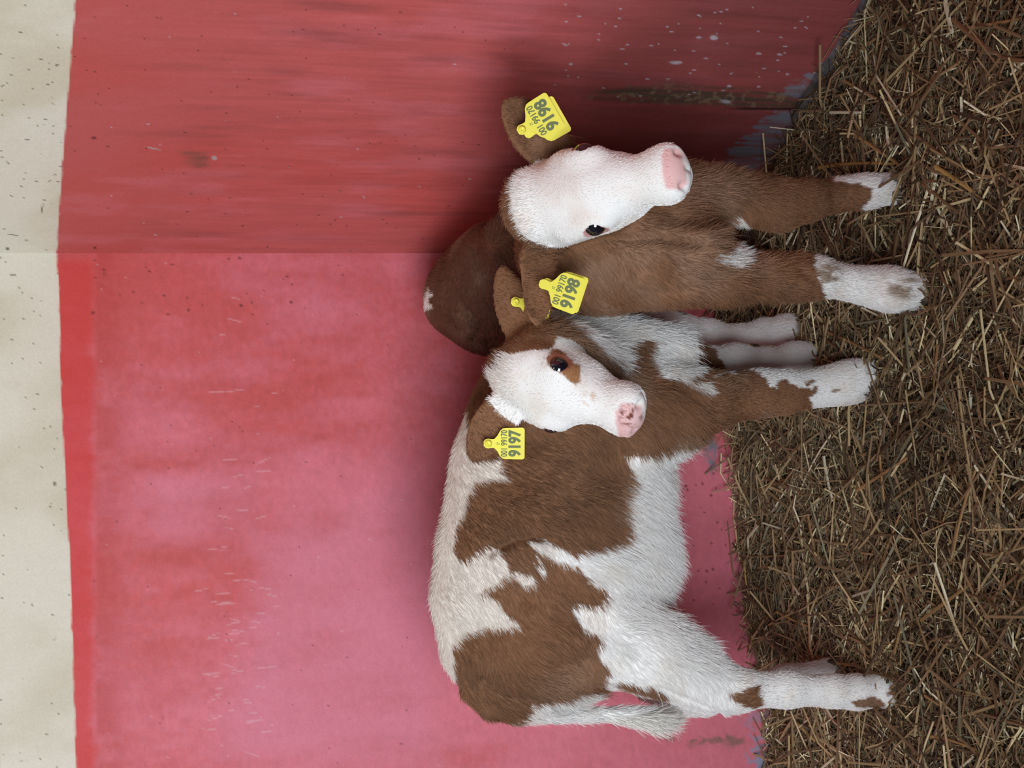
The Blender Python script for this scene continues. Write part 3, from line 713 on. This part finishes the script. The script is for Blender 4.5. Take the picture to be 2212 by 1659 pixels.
    def lift(p, nn):
        hd = is_head(p)
        return np.where(hd, .12 + .3 * sstep(.06, 0, H.loc(p)[:, 0]), np.where(p[:, 2] < .34, .12, .15 + .28 * sstep(.2, -.6, nn[:, 2])))
    fur('coat', ro, org, v, q, n, fn, 230000, length, flow, lambda p, nn: tint(p), lift, .00033, 11, bare)
    # tail brush
    tb = lambda c, nn: ((c[:, 0] < -.615) & (chart(c)[1] > 1500) & (chart(c)[0] > 1240) & (chart(c)[0] < 1450) & (c[:, 1] < 2.64) & (chart(c)[1] > 1500 + .35 * np.maximum(chart(c)[0] - 1380, 0))).astype(float)
    fur('tail_brush', ro, org, v, q, n, fn, 5000, lambda p, nn: .02 + .025 * sstep(1280, 1400, chart(p)[0]),
        lambda p, nn: np.tile([-.12, 0, -1.], (len(p), 1)) + nn * .1, lambda p, nn: np.tile(lin(238, 234, 226), (len(p), 1)), lambda p, nn: np.full(len(p), .30), .0004, 12, tb)
    H.eyes(ro, org)
    for a, fw in (((1938, 1489, 2.505), (.2, -1)), ((1795, 1452, 2.70), (.5, -1)), ((1889, 810, 2.55), (.35, -1)), ((1768, 763, 2.735), (.35, -1))):
        p = P(*a); hoof(ro, org, (p[0], p[1], max(p[2], .0) - .012), fw)
    ear_tag(ro, org, (1054, 958), (1133, 958), (4, -60), 2.420, 2.44, '9197', tilt=-.006, plates=1)
    ear_tag(ro, org, (1113, 652), (1188, 668), (4, -60), 2.462, 2.48, '9197', text=False, plates=1)
    return ro, H
calf_patched()

# ------------------------------------------------------------------ brown calf facing out of the corner (tags 9198)
def calf_brown():
    org = np.array([0.17, 2.62, 0.0])
    ro = root('calf', org, 'dark brown calf with white face, head hanging, facing out of the corner, ear tags 9198', 'calf')
    F = Field((-.16, 1.98, -.03), (.60, 3.14, .90), .0045)
    chain(F, [(1052, 662, 2.99, 98), (1090, 622, 2.95, 126), (1190, 594, 2.91, 132), (1262, 566, 2.78, 130), (1330, 528, 2.56, 114), (1410, 535, 2.46, 108)], .06)
    chain(F, [(962, 664, 3.02, 35), (985, 627, 2.97, 43), (1060, 560, 2.86, 56), (1110, 520, 2.72, 64)], .06)     # croup and loin
    chain(F, [(1420, 535, 2.42, 84), (1505, 528, 2.37, 58)], .05)                                  # brisket
    # right foreleg (photo's lower one)
    chain(F, [(1300, 592, 2.51, 68), (1400, 590, 2.43, 62), (1480, 594, 2.40, 56), (1560, 600, 2.40, 52), (1660, 600, 2.40, 44), (1730, 599, 2.40, 42), (1775, 600, 2.40, 33),
              (1840, 612, 2.40, 28), (1890, 620, 2.40, 33), (1930, 626, 2.395, 38), (1985, 632, 2.385, 36)], .035)
    # left foreleg
    chain(F, [(1340, 480, 2.47, 90), (1440, 435, 2.44, 78), (1540, 425, 2.44, 58), (1620, 432, 2.44, 46), (1685, 443, 2.44, 46), (1745, 432, 2.45, 37), (1810, 421, 2.46, 28),
              (1865, 414, 2.46, 29), (1925, 408, 2.455, 34)], .035)
    # hind legs
    chain(F, [(1180, 690, 2.93, 80), (1300, 708, 2.90, 48), (1400, 712, 2.87, 42), (1465, 714, 2.86, 34), (1530, 719, 2.86, 26), (1600, 722, 2.86, 17), (1650, 715, 2.85, 23), (1700, 714, 2.84, 31), (1740, 717, 2.83, 27)], .02)
    chain(F, [(1180, 560, 2.90, 90), (1320, 560, 2.92, 50), (1450, 570, 2.93, 34), (1600, 575, 2.92, 25), (1680, 575, 2.90, 28)], .03)
    H = Head([0.2983, 2.3774, 0.7907], [.124, -.734, -.668], [.992, .085, .091], 1.01, 1.0)
    F.ell(H.w(-.004, 0, -.055), H.ax, (.045, .056, .040), .03)
    F.rc(P(1250, 530, 2.56), H.w(.03, 0, -.12), .115, .075, .05)
    F.rc(P(1370, 500, 2.46), H.w(.06, 0, -.14), .085, .055, .05)
    H.build(F)
    er = (P(1158, 535, 2.42), P(1158, 706, 2.375)); el = (P(1205, 338, 2.44), P(1086, 214, 2.44))
    F.leaf(*er, (.1, -1, -.15), .047, .0065, .25)
    F.leaf(*el, (.1, -1, .1), .060, .0065, .12)
    v, q = F.mesh(); v = relax(v, q, 2); n, fn = vnormals(v, q)
    for pth, dp, wd in (([(1220, 552), (1320, 522), (1420, 516), (1515, 530)], .013, 13), ([(1400, 640), (1470, 628), (1530, 600)], .006, 14), ([(1440, 470), (1520, 480), (1600, 470)], .008, 14),
                        ([(1010, 675), (1032, 705), (1020, 738)], .008, 9), ([(1085, 560), (1120, 600), (1150, 660)], .006, 16), ([(1760, 610), (1730, 585)], .004, 10)):
        v = groove(v, n, pth, dp, wd)
    n, fn = vnormals(v, q)
    def is_head(p):
        u = H.loc(p); d = np.linalg.norm((u - np.array([.13, 0, -.07])) / np.array([.185, .095, .092]), axis=1)
        return d < 1.0
    def is_ear(p):
        o = np.zeros(len(p), bool)
        for a, b in (er, el):
            t = np.clip((p - a) @ (b - a) / ((b - a) @ (b - a)), .0, 1.1); d = np.linalg.norm(p - a - t[:, None] * (b - a), axis=1)
            o |= (d < .055) & (t > .12)
        return o
    white = [[(1541, 566), (1552, 548), (1576, 532), (1588, 508), (1586, 488), (1572, 478), (1600, 466), (1640, 520), (1600, 580), (1560, 572)],
             [(1757, 540), (1757, 556), (1759, 573), (1766, 594), (1776, 629), (1780, 660), (2060, 700), (2060, 540)],
             [(1790, 385), (1810, 394), (1858, 396), (1882, 407), (1882, 420), (1876, 434), (1864, 446), (1860, 470), (2040, 470), (2040, 340), (1790, 360)],
             [(905, 655), (914, 646), (920, 632), (926, 620), (932, 635), (926, 650), (934, 664), (915, 668)],
             [(1380, 660), (1440, 670), (1500, 680), (1800, 670), (1800, 770), (1420, 770), (1390, 740)]]
    pad = [(1427, 334), (1436, 322), (1452, 318), (1470, 322), (1478, 354), (1485, 398), (1472, 409), (1438, 408), (1432, 380)]
    def tint(p, nn=None):
        x, y, a, c_ = coat_colour(p, None, 6, 5.0)
        br = np.ones(len(p)); dark = lin(100, 64, 49)
        bc = np.tile(dark, (len(p), 1)) * (0.85 + .36 * fbm(p * 22 + 4, 3))[:, None]
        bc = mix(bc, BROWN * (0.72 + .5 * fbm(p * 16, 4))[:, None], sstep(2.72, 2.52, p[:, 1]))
        bc = mix(bc, lin(158, 126, 104), .5 * sstep(.5, .72, fbm(p * 10 + 15, 4)))  # lighter patches: sheen of the fur painted into the hide colour
        for k, pl in enumerate(white):
            if k == 3: sel = p[:, 1] > 2.7
            elif k == 4: sel = p[:, 1] > 2.74
            else: sel = p[:, 1] < 2.6
            br = np.where(sel, np.minimum(br, sstep(1.5, -1.5, polydist(x, y, pl))), br)
        hd = is_head(p); u = H.loc(p)
        fw = sstep(-.102, -.094, u[:, 2] + .012 * a + .25 * np.maximum(u[:, 0] - .10, 0)) * sstep(-.022, -.012, u[:, 0] + .01 * a) * sstep(.09, .08, abs(u[:, 1]))
        br = np.where(hd, 1 - fw, br); br = np.where(is_ear(p) & ~hd, 1, br)
        col = mix(np.tile(WHITE, (len(p), 1)), bc, br)
        col = mix(col, lin(214, 186, 160), sstep(.45, .75, fbm(p * 26 + 3, 3)) * .22 * (1 - br))
        xf, yf = chart(p); pd = np.where(hd & (u[:, 0] > .22), sstep(-4, 4, polydist(xf + 3 * a, yf + 3 * c_, pad)), 0)
        col = mix(col, lin(228, 180, 176), pd * .95)
        for g in (1, -1):
            e = np.linalg.norm(u - np.array([.117, g * .074, -.043]), axis=1); col = mix(col, lin(206, 150, 148), np.where(hd, sstep(.0235, .0205, e), 0))
        # soiled socks
        soil = sstep(.42, .62, fbm(p * np.array([90, 90, 40]) + 8, 3)) * (1 - br)
        sl = np.maximum(sstep(34, 12, np.hypot((x - 1785) * .8, y - 590)), sstep(48, 16, np.hypot((x - 1945) * .8, y - 615)))
        col = mix(col, lin(150, 126, 104), np.where(p[:, 1] < 2.6, soil * sl * .9, 0))
        return col
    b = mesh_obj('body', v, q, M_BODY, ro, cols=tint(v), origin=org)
    def bare(p, nn):
        u = H.loc(p); w = np.ones(len(p))
        w[(u[:, 0] > .262) & (abs(u[:, 1]) < .05) & is_head(p)] = 0
        for g in (1, -1): w[np.linalg.norm(u - np.array([.117, g * .074, -.043]), axis=1) < .0215] = 0
        w[p[:, 2] < -.005] = 0
        return w
    def length(p, nn):
        L = np.full(len(p), .015) + .018 * sstep(.2, -.7, nn[:, 2]) * sstep(.26, .34, p[:, 2])
        L = np.where(p[:, 2] < .26, .009, L); L = np.where(p[:, 1] > 2.72, np.minimum(L, .009), L)
        hd = is_head(p); u = H.loc(p); L = np.where(hd, .0045 + .006 * sstep(.05, -.01, u[:, 0]), L)
        return np.where(is_ear(p), .007, L)
    def flow(p, nn):
        f = np.tile(np.array([-.1, .5, -1.]), (len(p), 1)); f[p[:, 1] > 2.72] = (-.3, .7, -.5); f[p[:, 2] < .3] = (0, 0, -1)
        hd = is_head(p); u = H.loc(p); rad = (u - np.array([.08, 0, -.03])) @ H.ax.T
        f = np.where(hd[:, None], rad, f)
        w = np.stack([vnoise(p * 15 + k * 7 + 3) - .5 for k in range(3)], 1)
        return f + w * np.where(hd, .12, 1.0)[:, None]
    def lift(p, nn):
        return np.where(is_head(p), .12 + .2 * sstep(.05, 0, H.loc(p)[:, 0]), np.where(p[:, 2] < .3, .2, .2 + .3 * sstep(.2, -.6, nn[:, 2])))
    fur('coat', ro, org, v, q, n, fn, 170000, length, flow, lambda p, nn: tint(p), lift, .00033, 21, bare)
    H.eyes(ro, org)
    for a, fw in (((1992, 633, 2.38), (-.05, -1)), ((1932, 408, 2.45), (.15, -1)), ((1745, 718, 2.83), (0, -1)), ((1685, 575, 2.90), (0, -1))):
        p = P(*a); hoof(ro, org, (p[0], p[1], max(p[2], .0) - .012), fw)
    ear_tag(ro, org, (1174, 614), (1253, 642), (19, -48), 2.352, 2.366, '9198', ring=False, back=(.10, .10), tilt=-.012, hw=.475)
    ear_tag(ro, org, (1127, 280), (1200, 236), (-23, -36), 2.405, 2.415, '9198', back=(-.16, .14), tilt=-.01, hw=.485)
    return ro, H
calf_brown()

# ------------------------------------------------------------------ straw bedding
def bed_z(x, y):
    p = np.c_[x, y, np.zeros_like(x)]
    return 0.050 * (fbm(p * 4 + 2, 3) - .5) + 0.030 * (fbm(p * 16 + 9, 3) - .5) + .012 * sstep(2.9, 3.2, y)
def inside_pen(x, y, margin=.0):
    o = np.ones(len(x), bool)
    for d in (DL, DR):
        nn = np.array([-d[1], d[0]]); nn = nn if nn @ (-CORNER) > 0 else -nn
        o &= ((x - CORNER[0]) * nn[0] + (y - CORNER[1]) * nn[1]) > margin
    return o
STRAW_PAL = np.array([lin(72, 54, 41), lin(100, 77, 56), lin(134, 107, 78), lin(166, 140, 102), lin(116, 107, 85), lin(208, 191, 148), lin(224, 214, 184)])
def stalks(count, r, xy, lmin, lmax, wmin, wmax, zoff, tilt, pal):
    """bent flat-sided stalks: n x 9 vertices, n x 6 quads"""
    x, y = xy; L = r.uniform(0, 1, count) ** 1.7 * (lmax - lmin) + lmin; a = r.uniform(0, 2 * math.pi, count)
    w = r.uniform(wmin, wmax, count); tl = r.normal(0, tilt, count)
    d = np.c_[np.cos(a) * np.cos(tl), np.sin(a) * np.cos(tl), np.sin(tl)]
    sd = norm(np.cross(d, np.tile([0, 0, 1.], (count, 1)))); up = np.cross(sd, d)
    roll = r.uniform(-.9, .9, count)[:, None]; sd, up = sd * np.cos(roll) + up * np.sin(roll), up * np.cos(roll) - sd * np.sin(roll)
    c = np.c_[x, y, bed_z(x, y) + r.uniform(*zoff, count) + abs(np.sin(tl)) * L * .25]
    bend = r.normal(0, .06, (count, 1)) * L[:, None]; bs = r.normal(0, .05, (count, 1)) * L[:, None]
    V = np.zeros((count, 9, 3)); k = 0
    for t, s in ((-.5, 1), (r.uniform(-.15, .15, count)[:, None], 1), (.5, .85)):
        mid = bend * (1 if np.ndim(t) else 0); ms = bs * (1 if np.ndim(t) else 0)
        q = c + d * L[:, None] * t + up * mid + sd * ms
        for g, h in ((1, 0), (-1, 0), (0, .55)):
            V[:, k] = q + sd * (g * w[:, None] * s * .5) + up * (h * w[:, None]); k += 1
    f = []
    for s in (0, 3): f += [[s, s + 1, s + 4, s + 3], [s + 1, s + 2, s + 5, s + 4], [s + 2, s, s + 3, s + 5]]
    Fq = (np.arange(count)[:, None, None] * 9 + np.array(f)[None]).reshape(-1, 4)
    pk = r.choice(len(pal[0]), count, p=pal[1]); col = pal[0][pk] * r.uniform(.75, 1.2, (count, 1))
    patch = fbm(np.c_[x, y, y * 0] * 5 + 31, 3)[:, None]; col = col * (.72 + .56 * patch)
    pale_back = (sstep(2.35, 2.8, y) * sstep(.35, .1, x) * .65)[:, None] * (.5 + patch); col = col * (1 + .55 * pale_back); col = col * (1 - .3 * pale_back) + lin(152, 142, 112) * .3 * pale_back  # straw paler and more khaki towards the back left
    return V.reshape(-1, 3), Fq, np.repeat(col, 9, 0)
def bedding():
    r = np.random.default_rng(42)
    h = .02; gx = np.arange(-1.5, 1.5 + h, h); gy = np.arange(1.3, 3.5, h)
    X, Yg = np.meshgrid(gx, gy, indexing='ij'); x = X.ravel(); y = Yg.ravel()
    v0 = np.c_[x, y, bed_z(x, y) - .012]; n = len(gy)
    i, k = np.meshgrid(np.arange(len(gx) - 1), np.arange(n - 1), indexing='ij'); a = (i * n + k).ravel()
    f0 = np.c_[a, a + n, a + n + 1, a + 1]
    fc = v0[f0].mean(1); f0 = f0[inside_pen(fc[:, 0], fc[:, 1], -.01)]
    c0 = np.tile(lin(58, 42, 30), (len(v0), 1)) * (.6 + .8 * fbm(v0 * 60, 3))[:, None]
    V, Fs, Cs = [v0], [f0], [c0]; nb = len(v0)
    def scatter(m, margin=.004):
        x = r.uniform(-1.25, 1.15, m * 2); y = r.uniform(1.95, 3.3, m * 2)
        ok = inside_pen(x, y, margin) & (abs(x) < .30 * y + .12); return x[ok][:m], y[ok][:m]
    for m, args in ((26000, (.012, .07, .0014, .0040, (-.012, .006), .24, (STRAW_PAL, [.34, .26, .16, .06, .13, .03, .02]))),
                    (13000, (.02, .13, .0016, .0046, (-.004, .018), .26, (STRAW_PAL, [.22, .24, .22, .11, .13, .05, .03]))),
                    (2600, (.05, .26, .0026, .0064, (.006, .030), .17, (STRAW_PAL, [.08, .24, .34, .18, .08, .06, .02]))),
                    (5000, (.02, .08, .0016, .004, (.004, .024), .3, (STRAW_PAL, [.05, .15, .22, .2, .1, .17, .11]))),
                    (24000, (.015, .075, .0006, .0014, (.004, .024), .35, (STRAW_PAL, [.12, .20, .22, .16, .20, .07, .03])))):
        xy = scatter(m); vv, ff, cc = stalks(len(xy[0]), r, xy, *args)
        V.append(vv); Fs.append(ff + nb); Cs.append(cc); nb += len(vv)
    for d, s0, s1, m in ((DL, .0, 1.25, 420), (DR, .0, .9, 260)):
        ss = r.uniform(s0, s1, m); inw = np.array([-d[1], d[0]]); inw = inw if inw @ (-CORNER) > 0 else -inw
        q = CORNER + d * ss[:, None] + inw * r.uniform(.012, .06, m)[:, None]
        vv, ff, cc = stalks(m, r, (q[:, 0], q[:, 1]), .03, .12, .0012, .0034, (.0, .02), .55, (STRAW_PAL, [.05, .16, .22, .20, .10, .17, .10]))
        V.append(vv); Fs.append(ff + nb); Cs.append(cc); nb += len(vv)
    feet = [(1942, 1489, 2.49), (1800, 1450, 2.69), (1892, 808, 2.53), (1766, 763, 2.72), (2000, 633, 2.36), (1940, 405, 2.43), (1748, 717, 2.81)]
    for a in feet:
        c = P(*a); m = 150; ang = r.uniform(0, 6.283, m); rad = r.uniform(.028, .075, m)
        x = c[0] + rad * np.cos(ang) * 1.1; y = c[1] - .012 + rad * np.sin(ang)
        ok = inside_pen(x, y, .01)
        vv, ff, cc = stalks(ok.sum(), r, (x[ok], y[ok]), .03, .11, .0014, .0038, (.0, .034), .25, (STRAW_PAL, [.16, .24, .26, .16, .10, .06, .02]))
        V.append(vv); Fs.append(ff + nb); Cs.append(cc); nb += len(vv)
    V = np.concatenate(V)
    for d in (DL, DR):
        nn = np.array([-d[1], d[0]]); nn = nn if nn @ (-CORNER) > 0 else -nn
        t = (V[:, :2] - CORNER) @ nn; V[:, :2] += nn * np.maximum(.004 - t, 0)[:, None]
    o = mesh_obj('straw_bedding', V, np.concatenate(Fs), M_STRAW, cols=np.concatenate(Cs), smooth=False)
    tag(o, 'deep brown straw bedding covering the floor of the pen', 'straw', kind='stuff')
    # the stalks that can be picked out one by one
    def stalk(a, b, w, col, name='straw_stalk'):
        a, b = np.array(a), np.array(b); d = norm(b - a); sd = norm(np.cross(d, [0, 0, 1])); up = np.cross(sd, d); L = np.linalg.norm(b - a)
        bend = r.normal(0, .015) * L; vv = []; k = 5
        for i in range(k):
            t = i / (k - 1); c = a + (b - a) * t + sd * bend * 4 * t * (1 - t) + up * .012 * L * math.sin(t * 3.1)
            ww = w * (1 - .25 * t)
            for g, h in ((-.5, 0), (-.3, .4), (.3, .4), (.5, 0), (0, -.25)): vv.append(c + sd * g * ww + up * h * ww)
        f = [[i * 5 + j, i * 5 + (j + 1) % 5, (i + 1) * 5 + (j + 1) % 5, (i + 1) * 5 + j] for i in range(k - 1) for j in range(5)] + [[0, 1, 2, 3, 4][::-1], [20, 21, 22, 23, 24]]
        return mesh_obj(name, vv, f, M_STRAW, o, smooth=False, cols=np.tile(col, (len(vv), 1)) * (1 + .12 * r.normal(size=(len(vv), 1)).clip(-1, 1)))
    def ground(px, py, dz):
        u = 1659 - py; d = FWD + RT * ((u - 829.5) / FPX) - UP * ((px - 1106) / FPX)
        p = CAM + d * (CAMZ / -d[2])
        for k in range(3): p = CAM + d * ((bed_z(p[:1], p[1:2])[0] + dz - CAMZ) / d[2])
        return p
    TAN, PALE, DULL, GOLD = lin(158, 120, 80), lin(214, 206, 178), lin(122, 92, 66), lin(190, 156, 92)
    for (x1, y1, x2, y2, w, col) in ((1705, 1444, 1855, 1438, 9, GOLD), (1922, 1425, 1960, 1534, 8, DULL), (1931, 1416, 1954, 1322, 7, TAN), (1679, 1322, 1749, 1354, 7, GOLD),
            (1559, 1207, 1708, 1198, 4, TAN), (1570, 1185, 1600, 1211, 5, TAN), (1608, 1211, 1613, 1264, 7, GOLD), (1702, 1237, 1726, 1284, 8, PALE), (1638, 1188, 1699, 1249, 5, PALE),
            (1986, 1331, 2013, 1302, 6, PALE), (1992, 1498, 2031, 1524, 7, TAN), (1784, 716, 1907, 774, 9, TAN), (2019, 584, 2007, 669, 7, DULL), (2007, 675, 2060, 700, 6, DULL),
            (1940, 830, 1893, 997, 7, DULL), (2027, 745, 2016, 877, 7, TAN), (1957, 915, 1983, 906, 6, PALE), (1824, 19, 1927, 26, 6, DULL), (1935, 58, 2054, 62, 6, TAN), (2087, 61, 2206, 40, 8, TAN),
            (2043, 2, 2058, 70, 12, PALE), (2059, 42, 2167, 125, 12, DULL), (2167, 125, 2240, 134, 9, DULL), (1841, 122, 1924, 66, 6, TAN), (1819, 172, 1893, 213, 8, TAN), (1913, 166, 1936, 277, 7, TAN),
            (2040, 138, 1957, 274, 7, DULL), (1960, 279, 2068, 360, 8, DULL), (2021, 360, 2104, 415, 10, GOLD), (1849, 293, 1943, 357, 8, TAN), (1769, 362, 1932, 354, 9, GOLD), (1794, 243, 1860, 243, 8, PALE),
            (1711, 288, 1788, 279, 6, TAN), (1993, 398, 2070, 459, 7, DULL), (1955, 280, 2010, 420, 7, DULL), (1950, 300, 1985, 470, 6, TAN), (1560, 1148, 1630, 1150, 4, TAN), (1780, 985, 1800, 1083, 9, PALE),
            (1745, 1110, 1765, 1215, 9, TAN), (1838, 1290, 1880, 1275, 7, PALE), (1900, 1240, 1945, 1110, 7, TAN), (1910, 1085, 1900, 975, 8, TAN), (2100, 1100, 2180, 1030, 7, DULL), (2060, 1190, 2110, 1010, 7, TAN),
            (1990, 1340, 2100, 1260, 8, TAN), (2120, 1320, 2200, 1240, 8, DULL), (1870, 1350, 1990, 1290, 7, DULL), (1640, 1060, 1740, 1020, 6, TAN), (1850, 1060, 1960, 990, 8, TAN), (2010, 1590, 2110, 1620, 7, TAN),
            (1720, 1560, 1760, 1600, 8, GOLD), (2060, 1480, 2150, 1400, 8, DULL), (1660, 960, 1720, 920, 5, TAN), (2150, 560, 2200, 720, 8, DULL), (2090, 500, 2160, 640, 7, TAN), (2060, 250, 2150, 330, 8, DULL)):
        dz = .032 if w > 6 else .022
        e1, e2 = ground(x1, y1, dz), ground(x2, y2, dz + r.uniform(-.004, .008))
        for d in (DL, DR):
            nn = np.array([-d[1], d[0]]); nn = nn if nn @ (-CORNER) > 0 else -nn
            for e in (e1, e2): e[:2] += nn * max(.012 - (e[:2] - CORNER) @ nn, 0)
        stalk(e1, e2, w * .85e-3, col * r.uniform(.85, 1.1))
    protos = []
    for k in range(210):
        x, y = scatter(8, .14); x, y = x[0], y[0]
        z = bed_z(np.array([x]), np.array([y]))[0] + r.uniform(.016, .030); a = r.uniform(0, 6.283); tl = r.normal(0, .10)
        if k < 14:
            L = r.uniform(.05, .12); w = r.uniform(.0035, .0065); col = STRAW_PAL[r.choice(7, p=[.0, .14, .32, .26, .06, .14, .08])]
            q = stalk((-L, 0, 0), (L, 0, 0), w, col); protos.append(q)
        else:
            q = protos[k % 14].copy(); COL.objects.link(q)
        q.location = (x, y, z); q.rotation_euler = (r.uniform(-.5, .5), tl, a)
    return o
bedding()
